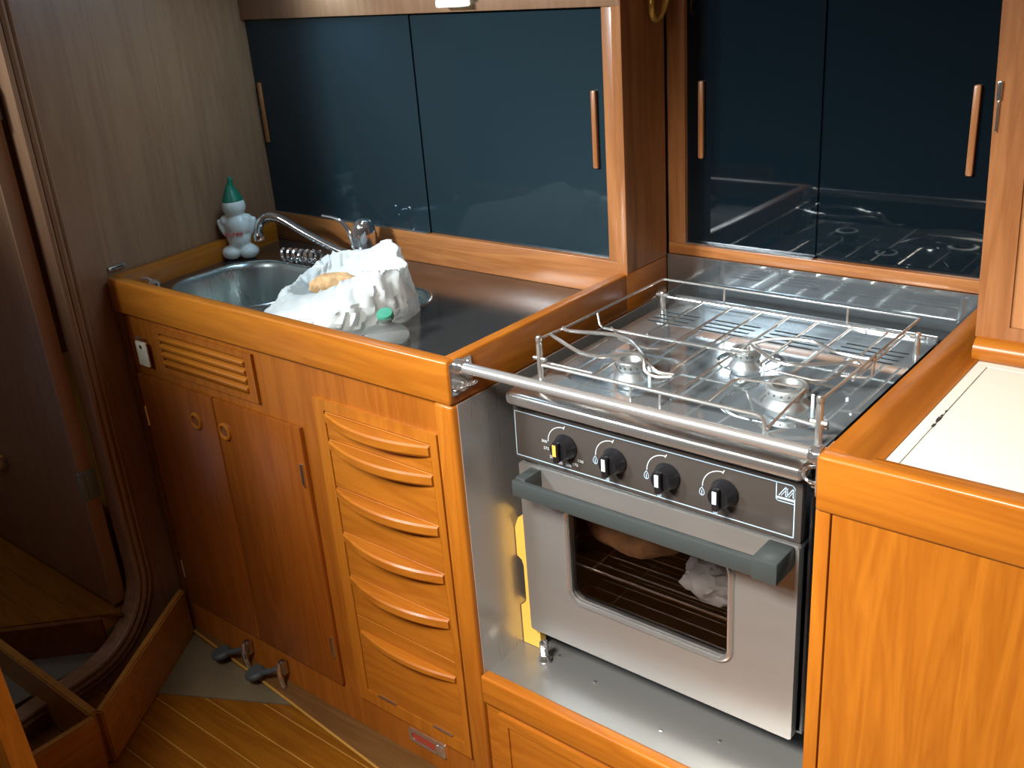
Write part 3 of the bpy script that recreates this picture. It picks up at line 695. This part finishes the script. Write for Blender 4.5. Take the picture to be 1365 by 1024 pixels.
# coiled chrome hose
q = B(); n = 6
pts = []
A = Vector((-.772, .335, -.030)); C = Vector((-.680, .352, -.030)); ax = (C-A); axn = ax.normalized(); e1 = Vector((0, 0, 1)); e2 = axn.cross(e1)
for i in range(n*16+1):
    a = 2*math.pi*i/16; pts.append(A+ax*(i/(n*16))+.0125*(math.cos(a)*e1+math.sin(a)*e2)+Vector((0, 0, .004)))
tube(q, pts, .0035, 8)
obj('coiled_hose', q, CHROME, None, label='short coil of bright chrome hose lying behind the left bowl', cat='hose')
# chrome knob by the left front corner
t = thing('deck_cap', 'small chrome cap in the front left corner of the sink counter', 'cap', (-.80, .046, ZK))
q = B(); lathe(q, (-.800, .046, ZK), [(.011, 0), (.011, .014), (.009, .020), (.010, .026), (.0105, .034), (.006, .038), (.0003, .0385)], 20); obj('cap_body', q, CHROME, t)
q = B(); tube(q, [(-.800, .046, ZK+.034), (-.820, .046, ZK+.038), (-.838, .045, ZK+.036)], .0032, 8); obj('cap_arm', q, CHROME, t)
# small metal fitting on the bulkhead
t = thing('rail_clip', 'small dull metal clip on the bulkhead above the end of the sink rail', 'clip', bp_(.03, .008, .003))
obj('clip_plate', skew_box(.012, .052, .0006, .004, .0085, .0165, .0008), DULL, t)
obj('clip_pin', skew_box(.018, .045, .004, .006, .011, .014, .0005), BLACK, t)

# ------------------------------------------------------------------ figure-shaped bottle
bl = thing('soap_bottle', 'white figure-shaped bottle with a pointed green cap behind the sink bowl', 'bottle', (-.872, .330, ZK))
rotb = Matrix.Rotation(math.radians(42), 3, 'Z'); cb = Vector((-.892, .315, ZK))
def lb(x, y_, z): return cb+rotb @ Vector((x, y_, z))
q = B()
ellipsoid(q, lb(0, 0, .112), (.0255, .0245, .0245)); ellipsoid(q, lb(0, 0, .070), (.0325, .025, .030)); ellipsoid(q, lb(0, -.003, .045), (.0275, .024, .028))
ellipsoid(q, lb(0, 0, .090), (.018, .017, .014))
for sg in (-1, 1):
    ellipsoid(q, lb(sg*.0185, -.010, .0155), (.021, .024, .0155), rotb @ Matrix.Rotation(-sg*.5, 3, 'Z'))
    ellipsoid(q, lb(sg*.0315, .002, .066), (.0075, .010, .022), rotb @ Matrix.Rotation(sg*.35, 3, 'Y'))
    ellipsoid(q, lb(sg*.0235, .000, .082), (.011, .012, .012), rotb)
body = obj('bottle_body', q, BWHITE, bl, angle=180)
rm = body.modifiers.new('remesh', 'REMESH'); rm.mode = 'VOXEL'; rm.voxel_size = .0019; rm.use_smooth_shade = True
sm = body.modifiers.new('smooth', 'SMOOTH'); sm.factor = .6; sm.iterations = 8
q = B(); lathe(q, lb(0, 0, .1225), [(.0215, 0), (.0222, .003), (.019, .010), (.0135, .022), (.0085, .032), (.0055, .040), (.0062, .044), (.004, .050), (.0003, .052)], 28)
for v in q.verts:
    hh = v.co.z-(ZK+.1225)
    if hh > .02: v.co += rotb @ Vector((math.sin(hh*170)*.0018, 0, 0))
obj('cap', q, BGREEN, bl)
text('beron', lb(-.003, -.0285, .058), .0165, LEGEND_RED, bl, rot=(math.pi/2, 0, math.radians(42)), name='lettering', th=.0012, sx=.95)

# ------------------------------------------------------------------ carrier bag, bread, clear bottle
rim = [(-.514, .138, -.008), (-.461, .12, -.005), (-.393, .11, .013), (-.355, .13, .030), (-.314, .15, .047), (-.284, .17, .051), (-.275, .2, .048), (-.330, .23, .080), (-.422, .26, .047), (-.523, .27, .028), (-.553, .25, .010), (-.55, .2, -.006)]
belly = [(-.532, .108, -.036), (-.440, .062, -.014), (-.355, .055, .003), (-.300, .065, .007), (-.270, .105, .000), (-.262, .155, -.004), (-.268, .19, .007), (-.325, .25, .010), (-.460, .29, -.012), (-.555, .285, -.022), (-.585, .25, -.028), (-.565, .18, -.032)]
base = [(-.542, .100, -.041), (-.470, .048, -.041), (-.380, .035, -.041), (-.315, .045, -.041), (-.285, .090, -.041), (-.275, .14, -.041), (-.270, .20, -.041), (-.32, .27, -.041), (-.45, .30, -.041), (-.54, .30, -.041), (-.585, .26, -.041), (-.57, .17, -.041)]
cen = Vector((-.43, .175, -.02))
inn = [tuple(Vector(p).lerp(cen, .22)+Vector((0, 0, -.018))) for p in rim]; inn2 = [tuple(Vector(p).lerp(cen, .60)+Vector((0, 0, -.020))) for p in belly]
rings = [catmull(rg, 10, True) for rg in (base, belly, rim, inn, inn2)]
n = len(rings[0]); cols = []
for k in range(n):
    sect = catmull([rg[k] for rg in rings], 9)
    cols.append(sect)
q = B(); G = []
for k in range(n):
    row = []
    for j, p in enumerate(cols[k]):
        th = 2*math.pi*k/n; d_ = (p-Vector((cen.x, cen.y, p.z))).normalized() if (p-cen).length > 1e-4 else Vector((0, 0, 1))
        a = (1-abs(noise.noise(Vector((p.x*26, p.y*26, p.z*14+3)))))-.75; b2 = (1-abs(noise.noise(Vector((p.x*60+5, p.y*60, p.z*34)))))-.75
        fold = .026*a+.015*b2; pk = math.exp(-((j-18)/3.2)**2)
        p2 = p+d_*fold*(.9 if j > 3 else .3)+Vector((0, 0, pk*.006*noise.noise(Vector((k*.55, 0, 0)))))
        if j < 27: p2.z = max(p2.z, ZK+.0012)
        p2.y = max(p2.y, .026)
        row.append(q.verts.new(p2))
    G.append(row)
for k in range(n):
    for j in range(len(G[0])-1): q.faces.new((G[k][j], G[(k+1) % n][j], G[(k+1) % n][j+1], G[k][j+1]))
q.faces.new([G[k][-1] for k in range(n)])
obj('carrier_bag', q, BAG, None, angle=28, label='crumpled white plastic carrier bag lying open over the right sink bowl', cat='bag')
q = B(); bmesh.ops.create_icosphere(q, subdivisions=4, radius=1)
rb = Matrix.Rotation(math.radians(-12), 3, 'Y') @ Matrix.Rotation(math.radians(8), 3, 'Z')
for v in q.verts:
    nn = v.co.copy(); s_ = Vector((nn.x*.058, nn.y*.017, nn.z*.020)); s_ *= 1+.10*noise.noise(nn*2.5); v.co = rb @ s_+Vector((-.425, .168, .006))
obj('baguette', q, BREAD, None, label='piece of bread showing in the mouth of the white bag', cat='bread')
bt = thing('clear_bottle', 'squat clear plastic bottle with a round green cap leaning on the white bag', 'bottle', (-.225, .095, ZK))
ax = Vector((-.22, .28, 1)).normalized(); c0 = Vector((-.226, .100, ZK+.001))
q = B(); lathe(q, c0, [(.030, 0), (.036, .002), (.038, .008), (.036, .014), (.028, .021), (.018, .026), (.0115, .029), (.0105, .036)], 32)
obj('bottle_shell', q, CLEAR, bt, angle=60)
q = B(); lathe(q, Vector((-.236, .112, ZK+.034)), [(.0122, 0), (.0135, .001), (.0135, .009), (.0122, .0115), (.0003, .012)], 28, (.25, -.35, 1))
obj('screw_cap', q, CGREEN, bt, label='round green screw cap')

# ------------------------------------------------------------------ brass hook, lamp
t = thing('brass_hook', 'brass hook on the locker end panel above the cooker', 'hook', (.008, .545, .43))
obj('hook_plate', box(B(), .0006, .003, .535, .556, .435, .475, .001, 1), BRASS, t)
q = B(); tube(q, catmull([(.003, .5455, .465), (.010, .536, .455), (.014, .526, .430), (.013, .529, .411), (.012, .543, .403), (.014, .558, .411), (.018, .562, .428), (.020, .560, .438)], 6), .0048, 10); obj('hook_loop', q, BRASS, t)
t = thing('strip_lamp', 'small lit lamp end under the header rail above the sink', 'lamp', (-.333, .45, .44))
obj('lamp_housing', box(B(), -.368, -.298, .428, .4560, .452, .475, .003), CEIL, t)
obj('lamp_diffuser', box(B(), -.363, -.303, .430, .4550, .4395, .4525, .003), LAMP, t)

# ------------------------------------------------------------------ low box boards and sheet on the sole
lo = thing('floor_box', 'low open teak box of boards on the sole below the bulkhead opening', 'box', (-.72, -.35, ZF))
def board(a, c, z0, z1, th, name='board', mt=WBULK):
    a = Vector(a); c = Vector(c); d_ = (c-a).normalized(); nn = Vector((-d_.y, d_.x))*th/2
    q = B(); vs = [a+nn, c+nn, c-nn, a-nn]
    lo_ = [q.verts.new((p.x, p.y, z0)) for p in vs]; hi = [q.verts.new((p.x, p.y, z1)) for p in vs]
    q.faces.new(lo_[::-1]); q.faces.new(hi)
    for k in range(4): q.faces.new((lo_[k], lo_[(k+1) % 4], hi[(k+1) % 4], hi[k]))
    bmesh.ops.bevel(q, geom=[e for e in q.edges], offset=.003, segments=2, affect='EDGES')
    return obj(name, q, mt, lo)
WMID = wood('floor_box_teak', (.42, .19, .035), (.30, .13, .022), 'y', .4, .2)
board((-.872, -.006), (-.656, -.328), ZF+.001, -.700, .016, mt=WMID)
board((-1.10, -.334), (-.660, -.334), ZF+.001, -.700, .018, mt=WMID)
board((-.652, -.340), (-.652, -.95), ZF+.001, -.700, .018, mt=WMID)
q = B(); box(q, -.86, -.664, -.95, -.345, ZF+.0005, ZF+.006); obj('box_bottom', q, WDARK, lo, smooth=False)
obj('corner_sheet', plate(B(), [(-.884, -.004), (-.782, -.178), (-.497, -.030)][::-1], [], lambda a, c: Vector((a, c, ZF+.0030)), lambda a, c: Vector((a, c, ZF+.0004))), SHEET, None, smooth=False, label='grey triangular sheet on the planks in the corner by the foot pumps', cat='sheet')
# near post at the lower left
t = thing('ladder_side', 'bright orange teak ladder side cut off by the lower left corner of the view', 'ladder', (-.45, -.565, ZF))
q = B(); pl = [(-.80, ZF+.001), (-.296, ZF+.001), (-.330, -.480), (-.347, -.310), (-.372, -.10), (-.80, -.10)]
plate(q, pl, [], lambda a, c: Vector((a, -.55, c)), lambda a, c: Vector((a, -.58, c))); obj('side_board', q, WZ, t, smooth=False)
obj('tread', box(B(), -.80, -.40, -.70, -.58, -.42, -.395, .003), WX, t)
